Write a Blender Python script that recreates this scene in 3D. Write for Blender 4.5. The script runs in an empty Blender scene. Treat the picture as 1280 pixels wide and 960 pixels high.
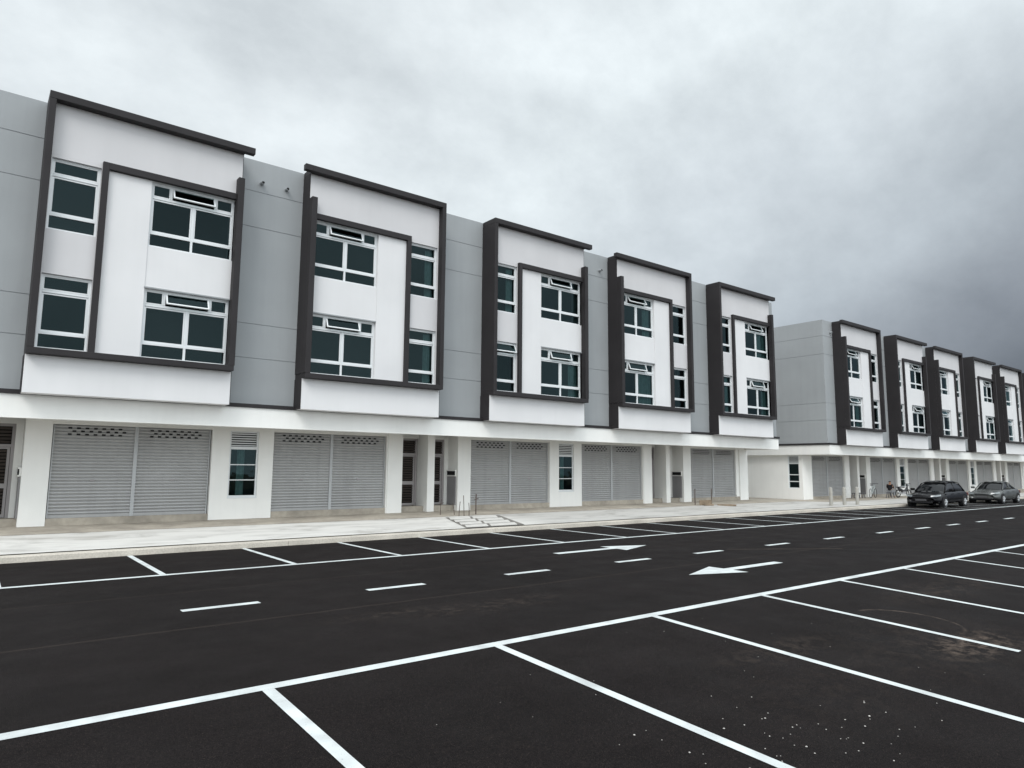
import bpy, bmesh, math, random
from mathutils import Vector, Matrix
random.seed(7)
SC = bpy.context.scene
COL = SC.collection

# ------------------------------------------------------------------ camera
S = 18.6            # distance from camera to the front plane of the projecting bays
H = 1.8             # camera height above the road
FPX = 860.2
cam_d = bpy.data.cameras.new('camera')
cam_d.sensor_width = 36.0
cam_d.lens = FPX / 1280.0 * 36.0
cam_d.clip_end = 2000
cam = bpy.data.objects.new('camera', cam_d)
COL.objects.link(cam)
r_ = Vector((0.7857918749, -0.6184473097, 0.0073521688))
u_ = Vector((-0.0813865496, -0.0916102785, 0.9924634937))
f_ = Vector((0.6131128436, 0.7804681172, 0.1223199052))
M = Matrix((r_, u_, -f_)).transposed().to_4x4()
M.translation = (0, 0, H)
cam.matrix_world = M
SC.camera = cam

# ------------------------------------------------------------------ world: overcast sky
SUN_EL, SUN_AZ = math.radians(45), math.radians(232)     # azimuth of the sun measured from +Y, clockwise
W = bpy.data.worlds.new('World'); SC.world = W; W.use_nodes = True
nt = W.node_tree; nt.nodes.clear()
N = nt.nodes.new; L = nt.links.new
out = N('ShaderNodeOutputWorld')
sky = N('ShaderNodeTexSky'); sky.sky_type = 'NISHITA'; sky.sun_disc = False
sky.sun_elevation = SUN_EL; sky.sun_rotation = SUN_AZ
bg1 = N('ShaderNodeBackground'); bg1.inputs[1].default_value = 0.08
L(sky.outputs[0], bg1.inputs[0])
tc = N('ShaderNodeTexCoord')
sep = N('ShaderNodeSeparateXYZ'); L(tc.outputs['Generated'], sep.inputs[0])
def mth(op, a, b=None, clamp=False):
    n = N('ShaderNodeMath'); n.operation = op; n.use_clamp = clamp
    for i, v in enumerate((a, b)):
        if v is None: continue
        if isinstance(v, (int, float)): n.inputs[i].default_value = v
        else: L(v, n.inputs[i])
    return n.outputs[0]
zc = mth('ADD', mth('MAXIMUM', sep.outputs[2], 0.0), 0.55)
cmb = N('ShaderNodeCombineXYZ')
L(mth('DIVIDE', sep.outputs[0], zc), cmb.inputs[0]); L(mth('DIVIDE', sep.outputs[1], zc), cmb.inputs[1])
no = N('ShaderNodeTexNoise'); no.inputs['Scale'].default_value = 3.4; no.inputs['Detail'].default_value = 7
no.inputs['Roughness'].default_value = 0.6; no.inputs['Distortion'].default_value = 0.0
mpg = N('ShaderNodeMapping'); mpg.inputs['Scale'].default_value = (1.0, 1.5, 1.7); mpg.inputs['Location'].default_value = (0.3, 0.1, 0.2); L(tc.outputs['Generated'], mpg.inputs[0]); L(mpg.outputs[0], no.inputs['Vector'])
no2 = N('ShaderNodeTexNoise'); no2.inputs['Scale'].default_value = 1.4; no2.inputs['Detail'].default_value = 3
L(cmb.outputs[0], no2.inputs['Vector'])
# direction term: dark rain cloud low on the right (+X), bright overhead and behind
s = mth('SUBTRACT', sep.outputs[0], mth('MULTIPLY', sep.outputs[2], 0.8))
s = mth('ADD', s, mth('MULTIPLY', mth('SUBTRACT', no2.outputs[0], 0.5), 0.28))
ramp = N('ShaderNodeValToRGB'); L(mth('ADD', mth('MULTIPLY', s, 0.5), 0.5), ramp.inputs[0])
cr = ramp.color_ramp
cr.elements[0].position = 0.0; cr.elements[0].color = (0.80, 0.86, 0.89, 1)
cr.elements[1].position = 0.94; cr.elements[1].color = (0.10, 0.115, 0.14, 1)
for p, c in ((0.5, (0.74, 0.80, 0.83)), (0.64, (0.79, 0.86, 0.89)), (0.74, (0.63, 0.69, 0.73)), (0.83, (0.49, 0.545, 0.59)), (0.89, (0.28, 0.31, 0.35))):
    e = cr.elements.new(p); e.color = (*c, 1)
r2 = N('ShaderNodeValToRGB'); L(no.outputs[0], r2.inputs[0])
r2.color_ramp.elements[0].position = 0.30; r2.color_ramp.elements[0].color = (0.85, 0.855, 0.865, 1)
r2.color_ramp.elements[1].position = 0.68; r2.color_ramp.elements[1].color = (1.21, 1.205, 1.20, 1)
mul = N('ShaderNodeMix'); mul.data_type = 'RGBA'; mul.blend_type = 'MULTIPLY'; mul.inputs[0].default_value = 1
L(ramp.outputs[0], mul.inputs[6]); L(r2.outputs[0], mul.inputs[7])
# zenith brighter, as under real overcast; unseen sky behind camera boosted to light facade
back = mth('ADD', 1.0, mth('MULTIPLY', mth('MAXIMUM', mth('SUBTRACT', 0.15, sep.outputs[1]), 0.0), 1.15))
zen = mth('ADD', 1.0, mth('MULTIPLY', mth('MAXIMUM', mth('SUBTRACT', sep.outputs[2], 0.62), 0.0), 2.0))
bg2 = N('ShaderNodeBackground'); L(mul.outputs[2], bg2.inputs[0]); L(mth('MULTIPLY', back, zen), bg2.inputs[1])
mx = N('ShaderNodeMixShader'); mx.inputs[0].default_value = 0.95
L(bg1.outputs[0], mx.inputs[1]); L(bg2.outputs[0], mx.inputs[2]); L(mx.outputs[0], out.inputs[0])

sd = bpy.data.lights.new('sun', 'SUN'); sd.energy = 1.5; sd.angle = math.radians(25); sd.color = (1, 0.97, 0.93)
sun = bpy.data.objects.new('sun', sd); COL.objects.link(sun)
sdir = Vector((math.sin(SUN_AZ) * math.cos(SUN_EL), math.cos(SUN_AZ) * math.cos(SUN_EL), math.sin(SUN_EL)))
sun.rotation_euler = sdir.to_track_quat('Z', 'Y').to_euler()
SC.view_settings.view_transform = 'Standard'; SC.view_settings.look = 'None'
SC.view_settings.exposure = 0.0; SC.view_settings.gamma = 1.0; SC.view_settings.use_curve_mapping = False

# ------------------------------------------------------------------ materials
def mat(name, col, rough=0.8, spec=0.2, metal=0.0, var=0.06, vscale=1.5, fine=0.0, fscale=60, bump=0.0, bscale=80, streak=0.0, coat=0.0):
    m = bpy.data.materials.new(name); m.use_nodes = True
    t = m.node_tree; b = t.nodes['Principled BSDF']
    b.inputs['Roughness'].default_value = rough; b.inputs['Metallic'].default_value = metal
    b.inputs['Specular IOR Level'].default_value = spec
    if coat: b.inputs['Coat Weight'].default_value = coat
    c = t.nodes.new('ShaderNodeTexCoord')
    n = t.nodes.new('ShaderNodeTexNoise'); n.inputs['Scale'].default_value = vscale; n.inputs['Detail'].default_value = 5
    t.links.new(c.outputs['Object'], n.inputs['Vector'])
    rr = t.nodes.new('ShaderNodeMapRange'); rr.inputs[1].default_value = 0.3; rr.inputs[2].default_value = 0.7
    rr.inputs[3].default_value = 1 - var; rr.inputs[4].default_value = 1 + var
    t.links.new(n.outputs[0], rr.inputs[0]); val = rr.outputs[0]
    def mulv(v, src, lo, hi, a=0.35, bb=0.65):
        q = t.nodes.new('ShaderNodeMapRange'); q.inputs[1].default_value = a; q.inputs[2].default_value = bb
        q.inputs[3].default_value = lo; q.inputs[4].default_value = hi; t.links.new(src, q.inputs[0])
        k = t.nodes.new('ShaderNodeMath'); k.operation = 'MULTIPLY'; t.links.new(v, k.inputs[0]); t.links.new(q.outputs[0], k.inputs[1])
        return k.outputs[0]
    if fine:
        n2 = t.nodes.new('ShaderNodeTexNoise'); n2.inputs['Scale'].default_value = fscale; n2.inputs['Detail'].default_value = 3
        t.links.new(c.outputs['Object'], n2.inputs['Vector']); val = mulv(val, n2.outputs[0], 1 - fine, 1 + fine)
    if streak:
        mp = t.nodes.new('ShaderNodeMapping'); mp.inputs['Scale'].default_value = (3.0, 3.0, 0.18)
        t.links.new(c.outputs['Object'], mp.inputs[0])
        n3 = t.nodes.new('ShaderNodeTexNoise'); n3.inputs['Scale'].default_value = 1.6; n3.inputs['Detail'].default_value = 4
        t.links.new(mp.outputs[0], n3.inputs['Vector']); val = mulv(val, n3.outputs[0], 1 - streak, 1 + streak * 0.4, 0.3, 0.55)
    v = t.nodes.new('ShaderNodeVectorMath'); v.operation = 'SCALE'; v.inputs[0].default_value = col
    t.links.new(val, v.inputs['Scale']); t.links.new(v.outputs[0], b.inputs['Base Color'])
    if bump:
        n4 = t.nodes.new('ShaderNodeTexNoise'); n4.inputs['Scale'].default_value = bscale; n4.inputs['Detail'].default_value = 4
        t.links.new(c.outputs['Object'], n4.inputs['Vector'])
        bp = t.nodes.new('ShaderNodeBump'); bp.inputs['Strength'].default_value = bump; bp.inputs['Distance'].default_value = 0.01
        t.links.new(n4.outputs[0], bp.inputs['Height']); t.links.new(bp.outputs[0], b.inputs['Normal'])
    return m

WHITE = mat('white_paint', (0.69, 0.685, 0.69), 0.75, streak=0.012, var=0.035, vscale=0.7, bump=0.1, bscale=120)
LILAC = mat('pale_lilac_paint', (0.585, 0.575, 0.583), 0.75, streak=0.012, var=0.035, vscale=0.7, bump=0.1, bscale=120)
WHITE2 = mat('off_white_paint', (0.80, 0.795, 0.77), 0.75, streak=0.02, var=0.04, vscale=0.9, bump=0.1, bscale=120)
GREY = mat('grey_paint', (0.325, 0.34, 0.35), 0.75, streak=0.025, var=0.05, vscale=0.6, bump=0.1, bscale=120)
DARK = mat('charcoal_paint', (0.029, 0.0265, 0.028), 0.6, var=0.10, vscale=1.2, bump=0.1, bscale=100)
ALU = mat('aluminium', (0.68, 0.70, 0.71), 0.4, spec=0.5, var=0.03)
STEEL = mat('shutter_steel', (0.36, 0.36, 0.36), 0.42, spec=0.5, metal=0.25, var=0.06, vscale=1.0, streak=0.06)
POSTM = mat('shutter_post_paint', (0.42, 0.43, 0.44), 0.45, spec=0.5, var=0.05)
BLACKV = mat('vent_hole_black', (0.020, 0.020, 0.020), 0.9)
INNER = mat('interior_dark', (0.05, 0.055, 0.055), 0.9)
CURT = mat('teal_curtain', (0.42, 0.46, 0.45), 0.9, var=0.15, vscale=9)
DOORM = mat('door_frame_paint', (0.33, 0.31, 0.31), 0.5, var=0.05)
GRILL = mat('brown_louvre', (0.060, 0.050, 0.045), 0.45, var=0.15)
CABM = mat('meter_cabinet_grey', (0.25, 0.245, 0.25), 0.5, var=0.06)
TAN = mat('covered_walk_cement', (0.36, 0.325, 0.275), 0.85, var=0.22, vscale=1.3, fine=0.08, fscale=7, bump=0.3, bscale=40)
KERB = mat('kerb_concrete', (0.52, 0.48, 0.42), 0.85, var=0.14, vscale=1.2, fine=0.10, fscale=30, bump=0.3, bscale=50)
BOLM = mat('bollard_concrete', (0.36, 0.35, 0.32), 0.85, var=0.1, vscale=5, fine=0.1, bump=0.3)
RUST = mat('rusty_steel', (0.09, 0.07, 0.06), 0.8, var=0.3, vscale=8)
BED = mat('dark_mortar', (0.19, 0.18, 0.165), 0.9, var=.2)
WOOD = mat('weathered_timber', (0.22, 0.17, 0.12), 0.85, var=0.25, vscale=6)
ROOFM = mat('roof_concrete', (0.28, 0.28, 0.27), 0.9, var=0.15)
EARTH = mat('bare_earth', (0.16, 0.13, 0.09), 0.95, var=0.3, vscale=0.2)

def glass_mat():
    m = bpy.data.materials.new('tinted_glass'); m.use_nodes = True; t = m.node_tree; t.nodes.clear()
    o = t.nodes.new('ShaderNodeOutputMaterial')
    tr = t.nodes.new('ShaderNodeBsdfTransparent'); tr.inputs[0].default_value = (0.30, 0.42, 0.42, 1)
    gl = t.nodes.new('ShaderNodeBsdfGlossy'); gl.inputs['Roughness'].default_value = 0.02; gl.inputs[0].default_value = (0.40, 0.70, 0.76, 1)
    tcn = t.nodes.new('ShaderNodeTexCoord'); nz = t.nodes.new('ShaderNodeTexNoise'); nz.inputs['Scale'].default_value = 1.3; nz.inputs['Detail'].default_value = 2
    t.links.new(tcn.outputs['Object'], nz.inputs['Vector']); bp = t.nodes.new('ShaderNodeBump'); bp.inputs['Strength'].default_value = 0.3; bp.inputs['Distance'].default_value = 0.015
    t.links.new(nz.outputs[0], bp.inputs['Height']); t.links.new(bp.outputs[0], gl.inputs['Normal'])
    oi = t.nodes.new('ShaderNodeObjectInfo'); mr_ = t.nodes.new('ShaderNodeMapRange'); mr_.inputs[3].default_value = 0.9; mr_.inputs[4].default_value = 1.25
    vs = t.nodes.new('ShaderNodeVectorMath'); vs.operation = 'SCALE'; vs.inputs[0].default_value = (0.42, 0.62, 0.66)
    t.links.new(oi.outputs['Random'], mr_.inputs[0]); t.links.new(mr_.outputs[0], vs.inputs['Scale']); t.links.new(vs.outputs[0], gl.inputs[0])
    fr = t.nodes.new('ShaderNodeFresnel'); fr.inputs[0].default_value = 1.40
    mx = t.nodes.new('ShaderNodeMixShader')
    t.links.new(fr.outputs[0], mx.inputs[0]); t.links.new(tr.outputs[0], mx.inputs[1]); t.links.new(gl.outputs[0], mx.inputs[2])
    t.links.new(mx.outputs[0], o.inputs[0])
    return m
GLASS = glass_mat()

def asphalt_mat():
    m = bpy.data.materials.new('new_asphalt'); m.use_nodes = True; t = m.node_tree; b = t.nodes['Principled BSDF']
    nd, lk = t.nodes.new, t.links.new
    b.inputs['Specular IOR Level'].default_value = 0.10
    c = nd('ShaderNodeTexCoord'); P = c.outputs['Object']
    def noise(scale, det=5, rough=0.55, vec=None, dist=0.0):
        n = nd('ShaderNodeTexNoise'); n.inputs['Scale'].default_value = scale; n.inputs['Detail'].default_value = det
        n.inputs['Roughness'].default_value = rough; n.inputs['Distortion'].default_value = dist
        lk(vec if vec else P, n.inputs['Vector']); return n.outputs[0]
    def rng(v, a, bb, lo, hi):
        q = nd('ShaderNodeMapRange'); q.inputs[1].default_value = a; q.inputs[2].default_value = bb
        q.inputs[3].default_value = lo; q.inputs[4].default_value = hi; lk(v, q.inputs[0]); return q.outputs[0]
    def mm(op, a, bb, clamp=False):
        n = nd('ShaderNodeMath'); n.operation = op; n.use_clamp = clamp
        for i, x in enumerate((a, bb)):
            if isinstance(x, (int, float)): n.inputs[i].default_value = x
            elif x is not None: lk(x, n.inputs[i])
        return n.outputs[0]
    big = rng(noise(0.35, 4), 0.3, 0.7, 0.82, 1.2)
    mid = rng(noise(2.2, 5, 0.6, dist=0.6), 0.3, 0.7, 0.90, 1.12)
    grain = mm('MULTIPLY', rng(noise(150, 2, 0.6), 0.35, 0.65, 0.35, 1.75), rng(noise(38, 3, 0.6), 0.35, 0.65, 0.75, 1.3))
    # long roller bands along the road
    mp = nd('ShaderNodeMapping'); mp.inputs['Scale'].default_value = (0.03, 1.0, 1.0); lk(P, mp.inputs[0])
    band = rng(noise(1.3, 3, 0.5, mp.outputs[0]), 0.35, 0.65, 0.88, 1.12)
    v = mm('MULTIPLY', mm('MULTIPLY', big, mid), mm('MULTIPLY', grain, band))
    sc = nd('ShaderNodeVectorMath'); sc.operation = 'SCALE'; sc.inputs[0].default_value = (0.0082, 0.0064, 0.0064); lk(v, sc.inputs['Scale'])
    # dust
    sx = nd('ShaderNodeSeparateXYZ'); lk(P, sx.inputs[0])
    def blob(x, y, rx, ry, soft=1.0):
        a = mm('DIVIDE', mm('SUBTRACT', sx.outputs[0], x), rx); bb = mm('DIVIDE', mm('SUBTRACT', sx.outputs[1], y), ry)
        d = mm('SQRT', mm('ADD', mm('MULTIPLY', a, a), mm('MULTIPLY', bb, bb)), None)
        return rng(d, 0.0, 1.0, 1.0, 0.0)
    dn = rng(noise(6.0, 8, 0.75, dist=0.3), 0.46, 0.72, 0.0, 1.0)
    blobs = mm('ADD', mm('MULTIPLY', blob(9.15, 3.1, 1.1, 0.42), 1.1), mm('MULTIPLY', blob(8.9, 3.4, 2.0, 1.2), 0.18))
    for x, y, rx, ry, k in ((6.9, 4.2, 1.4, 0.35, 0.3), (5.6, 7.6, 1.9, 0.5, 0.28), (4.2, 7.9, 1.2, 0.3, 0.2), (6.3, 3.3, 1.8, 0.9, 0.10), (12.5, 4.6, 2.5, 0.6, 0.3)):
        blobs = mm('ADD', blobs, mm('MULTIPLY', blob(x, y, rx, ry), k))
    spots = mm('MULTIPLY', rng(noise(1.1, 6, 0.65, dist=0.8), 0.60, 0.78, 0.0, 0.13), 1.0)
    df = mm('MINIMUM', mm('ADD', mm('MULTIPLY', blobs, dn), mm('MULTIPLY', spots, dn)), 0.75)
    # curved tyre scrub mark
    ax = mm('SUBTRACT', sx.outputs[0], 9.55); ay = mm('SUBTRACT', sx.outputs[1], 4.0)
    rad = mm('SQRT', mm('ADD', mm('MULTIPLY', ax, ax), mm('MULTIPLY', ay, ay)), None)
    ring = rng(mm('ABSOLUTE', mm('SUBTRACT', rad, 0.62), None), 0.0, 0.035, 0.5, 0.0)
    ring = mm('MULTIPLY', ring, mm('GREATER_THAN', ax, 0.05)); ring = mm('MULTIPLY', ring, rng(noise(6), 0.4, 0.6, 0.2, 1.0))
    df = mm('MAXIMUM', df, ring, True)
    # diagonal scrape across the driving lane
    ln = mm('ABSOLUTE', mm('SUBTRACT', mm('SUBTRACT', sx.outputs[1], 9.4), mm('MULTIPLY', mm('SUBTRACT', sx.outputs[0], 14.3), -0.62)), None)
    sm = mm('MULTIPLY', rng(ln, 0.0, 0.10, 0.34, 0.0), mm('MULTIPLY', mm('GREATER_THAN', sx.outputs[0], 13.9), mm('LESS_THAN', sx.outputs[0], 16.3)))
    df = mm('MAXIMUM', df, mm('MULTIPLY', sm, rng(noise(3), 0.35, 0.6, 0.4, 1.0)), True)
    # pale stone chips showing in the binder, and the joint between two paving passes
    chip = rng(noise(170, 1, 0.5), 0.66, 0.72, 0.0, 0.30)
    seam = rng(mm('ABSOLUTE', mm('SUBTRACT', mm('ADD', sx.outputs[1], mm('MULTIPLY', noise(0.8), 0.12)), 8.55), None), 0.0, 0.05, 0.10, 0.0)
    seam2 = rng(mm('ABSOLUTE', mm('SUBTRACT', mm('ADD', sx.outputs[1], mm('MULTIPLY', noise(0.8), 0.12)), 11.0), None), 0.0, 0.04, 0.08, 0.0)
    df = mm('MAXIMUM', mm('MAXIMUM', df, chip), mm('MAXIMUM', seam, seam2), True)
    mxx = nd('ShaderNodeMix'); mxx.data_type = 'RGBA'; lk(df, mxx.inputs[0]); lk(sc.outputs[0], mxx.inputs[6])
    mxx.inputs[7].default_value = (0.17, 0.13, 0.105, 1)
    lk(mxx.outputs[2], b.inputs['Base Color'])
    lk(rng(noise(1.5), 0.3, 0.7, 0.72, 0.88), b.inputs['Roughness'])
    bp = nd('ShaderNodeBump'); bp.inputs['Strength'].default_value = 0.7; bp.inputs['Distance'].default_value = 0.006
    lk(noise(110, 3, 0.6), bp.inputs['Height']); lk(bp.outputs[0], b.inputs['Normal'])
    return m
ASPH = asphalt_mat()

def paint_mat():
    m = bpy.data.materials.new('road_paint'); m.use_nodes = True; t = m.node_tree; b = t.nodes['Principled BSDF']
    nd, lk = t.nodes.new, t.links.new
    b.inputs['Roughness'].default_value = 0.7
    c = nd('ShaderNodeTexCoord')
    n = nd('ShaderNodeTexNoise'); n.inputs['Scale'].default_value = 3.0; n.inputs['Detail'].default_value = 6; lk(c.outputs['Object'], n.inputs['Vector'])
    n2 = nd('ShaderNodeTexNoise'); n2.inputs['Scale'].default_value = 90.0; n2.inputs['Detail'].default_value = 3; lk(c.outputs['Object'], n2.inputs['Vector'])
    r = nd('ShaderNodeValToRGB'); lk(n.outputs[0], r.inputs[0])
    r.color_ramp.elements[0].position = 0.3; r.color_ramp.elements[0].color = (0.44, 0.46, 0.46, 1)
    r.color_ramp.elements[1].position = 0.6; r.color_ramp.elements[1].color = (0.62, 0.66, 0.66, 1)
    r2 = nd('ShaderNodeValToRGB'); lk(n2.outputs[0], r2.inputs[0])
    r2.color_ramp.elements[0].position = 0.24; r2.color_ramp.elements[0].color = (0.35, 0.34, 0.33, 1)
    r2.color_ramp.elements[1].position = 0.36; r2.color_ramp.elements[1].color = (1, 1, 1, 1)
    mx = nd('ShaderNodeMix'); mx.data_type = 'RGBA'; mx.blend_type = 'MULTIPLY'; mx.inputs[0].default_value = 1
    lk(r.outputs[0], mx.inputs[6]); lk(r2.outputs[0], mx.inputs[7]); lk(mx.outputs[2], b.inputs['Base Color'])
    return m
PAINT = paint_mat()

def concrete_mat():
    m = bpy.data.materials.new('new_concrete'); m.use_nodes = True; t = m.node_tree; b = t.nodes['Principled BSDF']
    nd, lk = t.nodes.new, t.links.new
    b.inputs['Roughness'].default_value = 0.85
    c = nd('ShaderNodeTexCoord')
    mp = nd('ShaderNodeMapping'); mp.inputs['Scale'].default_value = (0.35, 1.0, 1.0); lk(c.outputs['Object'], mp.inputs[0])
    n = nd('ShaderNodeTexNoise'); n.inputs['Scale'].default_value = 1.6; n.inputs['Detail'].default_value = 8; n.inputs['Roughness'].default_value = 0.65
    n.inputs['Distortion'].default_value = 0.8; lk(mp.outputs[0], n.inputs['Vector'])
    r = nd('ShaderNodeValToRGB'); lk(n.outputs[0], r.inputs[0])
    r.color_ramp.elements[0].position = 0.30; r.color_ramp.elements[0].color = (0.33, 0.31, 0.28, 1)
    r.color_ramp.elements[1].position = 0.55; r.color_ramp.elements[1].color = (0.60, 0.585, 0.555, 1)
    e = r.color_ramp.elements.new(0.42); e.color = (0.50, 0.485, 0.46, 1)
    sx = nd('ShaderNodeSeparateXYZ'); lk(c.outputs['Object'], sx.inputs[0])
    # the slabs further along the row are older and darker
    q = nd('ShaderNodeMapRange'); q.inputs[1].default_value = 13.5; q.inputs[2].default_value = 15.0; q.inputs[3].default_value = 1.0; q.inputs[4].default_value = 0.80
    lk(sx.outputs[0], q.inputs[0])
    sc = nd('ShaderNodeVectorMath'); sc.operation = 'SCALE'; lk(r.outputs[0], sc.inputs[0]); lk(q.outputs[0], sc.inputs['Scale'])
    lk(sc.outputs[0], b.inputs['Base Color'])
    n4 = nd('ShaderNodeTexNoise'); n4.inputs['Scale'].default_value = 30; n4.inputs['Detail'].default_value = 5; lk(c.outputs['Object'], n4.inputs['Vector'])
    bp = nd('ShaderNodeBump'); bp.inputs['Strength'].default_value = 0.35; bp.inputs['Distance'].default_value = 0.01
    lk(n4.outputs[0], bp.inputs['Height']); lk(bp.outputs[0], b.inputs['Normal'])
    return m
CONC = concrete_mat()

# ------------------------------------------------------------------ mesh helpers
class MB:
    def __init__(s): s.v = []; s.f = []; s.m = []
    def quad(s, pts, mi=0):
        i = len(s.v); s.v += [tuple(p) for p in pts]; s.f.append(tuple(range(i, i + len(pts)))); s.m.append(mi)
    def box(s, x0, x1, y0, y1, z0, z1, mi=0, R=None, c=None):
        P = [Vector((x, y, z)) for z in (z0, z1) for y in (y0, y1) for x in (x0, x1)]
        if R is not None:
            cc = Vector(c) if c is not None else Vector(((x0 + x1) / 2, (y0 + y1) / 2, (z0 + z1) / 2))
            P = [R @ (p - cc) + cc for p in P]
        i = len(s.v); s.v += [tuple(p) for p in P]
        for f in ((0, 2, 3, 1), (4, 5, 7, 6), (0, 1, 5, 4), (1, 3, 7, 5), (3, 2, 6, 7), (2, 0, 4, 6)):
            s.f.append(tuple(i + k for k in f)); s.m.append(mi)
        return s
    def tube(s, p0, p1, r0, r1=None, n=10, mi=0, caps=True):
        r1 = r0 if r1 is None else r1
        p0, p1 = Vector(p0), Vector(p1); d = (p1 - p0).normalized()
        a = d.orthogonal().normalized(); b = d.cross(a); i = len(s.v)
        for p, r in ((p0, r0), (p1, r1)):
            for k in range(n):
                t = 2 * math.pi * k / n; s.v.append(tuple(p + (a * math.cos(t) + b * math.sin(t)) * r))
        for k in range(n):
            k2 = (k + 1) % n; s.f.append((i + k, i + k2, i + n + k2, i + n + k)); s.m.append(mi)
        if caps:
            s.f.append(tuple(i + k for k in reversed(range(n)))); s.m.append(mi)
            s.f.append(tuple(i + n + k for k in range(n))); s.m.append(mi)
        return s
    def build(s, name, mats, parent=None, loc=(0, 0, 0), bevel=0.0, smooth=False):
        me = bpy.data.meshes.new(name); me.from_pydata(s.v, [], s.f); me.update()
        for m in (mats if isinstance(mats, (list, tuple)) else [mats]): me.materials.append(m)
        for p, k in zip(me.polygons, s.m): p.material_index = k; p.use_smooth = smooth
        o = bpy.data.objects.new(name, me); COL.objects.link(o); o.location = loc
        if parent is not None: o.parent = parent
        if bevel:
            md = o.modifiers.new('bevel', 'BEVEL'); md.width = bevel; md.segments = 2; md.limit_method = 'ANGLE'
        return o

def wall_holes(x0, x1, z0, z1, holes, y, depth, back):
    """front skin at y with rectangular openings (their reveals run to y+depth) and outer edges running back to `back`"""
    mb = MB()
    xs = sorted({x0, x1, *[h[0] for h in holes], *[h[1] for h in holes]}); zs = sorted({z0, z1, *[h[2] for h in holes], *[h[3] for h in holes]})
    for a, b in zip(xs, xs[1:]):
        for c, d in zip(zs, zs[1:]):
            cx, cz = (a + b) / 2, (c + d) / 2
            if any(h[0] < cx < h[1] and h[2] < cz < h[3] for h in holes): continue
            mb.quad([(a, y, c), (b, y, c), (b, y, d), (a, y, d)])
    for h in holes:
        a, b, c, d = h; e = y + depth
        mb.quad([(a, y, c), (a, y, d), (a, e, d), (a, e, c)]); mb.quad([(b, y, c), (b, e, c), (b, e, d), (b, y, d)])
        mb.quad([(a, y, c), (a, e, c), (b, e, c), (b, y, c)]); mb.quad([(a, y, d), (b, y, d), (b, e, d), (a, e, d)])
    mb.quad([(x0, y, z0), (x0, y, z1), (x0, back, z1), (x0, back, z0)]); mb.quad([(x1, y, z0), (x1, back, z0), (x1, back, z1), (x1, y, z1)])
    mb.quad([(x0, y, z0), (x0, back, z0), (x1, back, z0), (x1, y, z0)]); mb.quad([(x0, y, z1), (x1, y, z1), (x1, back, z1), (x0, back, z1)])
    return mb

def empty(name, loc, label, cat, group=None):
    o = bpy.data.objects.new(name, None); COL.objects.link(o); o.location = loc
    o['label'] = label; o['category'] = cat
    if group: o['group'] = group
    return o
def tag(o, label=None, cat=None, group=None, kind=None):
    for k, v in (('label', label), ('category', cat), ('group', group), ('kind', kind)):
        if v: o[k] = v
    return o

# ------------------------------------------------------------------ ground, road, markings
YN, YD, YF, YK = 5.9, 9.55, 12.82, 15.96      # near stall line, dashes, far stall line, kerb
SL = 0.048
def road_z(y):
    return 0.0 if y >= YN else -SL * (YN - max(y, -8.0))
mb = MB(); mb.quad([(-300, -300, -1.2), (600, -300, -1.2), (600, 500, -1.2), (-300, 500, -1.2)])
tag(mb.build('ground', EARTH), 'bare earth ground around the shops', kind='structure')
mb = MB()
for a, b in ((-45, -8), (-8, YN), (YN, YK + 0.02)):
    mb.quad([(-60, a, road_z(a)), (220, a, road_z(a)), (220, b, road_z(b)), (-60, b, road_z(b))])
road = mb.build('road', ASPH); tag(road, 'fresh dark asphalt road and car park with white markings', kind='structure')

def strip(name, x0, x1, y0, y1, skew=0.0, off=0.004):
    m = MB(); ys = [y0] + ([YN] if y0 < YN < y1 else []) + [y1]
    for a, b in zip(ys, ys[1:]):
        m.quad([(x0, a, road_z(a) + off), (x1, a, road_z(a) + off), (x1, b, road_z(b) + off), (x0, b, road_z(b) + off)])
    return m.build(name, PAINT, road)
strip('edge_line', -20, 150, YN - 0.065, YN + 0.065)
strip('edge_line', -20, 150, YF - 0.065, YF + 0.065)
nx = [2.08, 4.43, 6.86, 9.26, 11.58, 13.97, 16.4] + [16.4 + 2.38 * k for k in range(1, 17)]
for i, x in enumerate(nx):
    strip('stall_line', x - 0.05, x + 0.05, 2.72 if i == 3 else 1.0, YN - 0.066)
fx = [0.5, 2.73, 4.98, 7.22, 9.47, 11.78, 14.05, 16.15] + [16.15 + 2.27 * k for k in range(1, 18)]
for x in fx: strip('stall_line', x - 0.05, x + 0.05, YF + 0.076, YK - 0.03)
dx = [2.26, 4.81, 7.40, 10.13, 12.60, 15.38, 18.17, 21.2, 23.9, 26.4, 29.1, 32.0] + [32.0 + 2.7 * k for k in range(1, 20)]
for x in dx: strip('lane_dash', x, x + 0.97, YD - 0.07, YD + 0.07)
def arrow(xt, xh, xe, yc, hw, sw):
    m = MB(); z = 0.004
    m.quad([(xt, yc, z), (xh, yc - hw, z), (xh, yc + hw, z)])
    sx0, sx1 = (xe, xh) if xe < xh else (xh, xe)
    m.quad([(sx0, yc - sw, z), (sx1, yc - sw, z), (sx1, yc + sw, z), (sx0, yc + sw, z)])
    return m.build('direction_arrow', PAINT, road)
arrow(13.0, 11.85, 10.08, 11.27, 0.42, 0.10)
arrow(9.97, 11.12, 12.8, 7.70, 0.42, 0.10)

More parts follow.
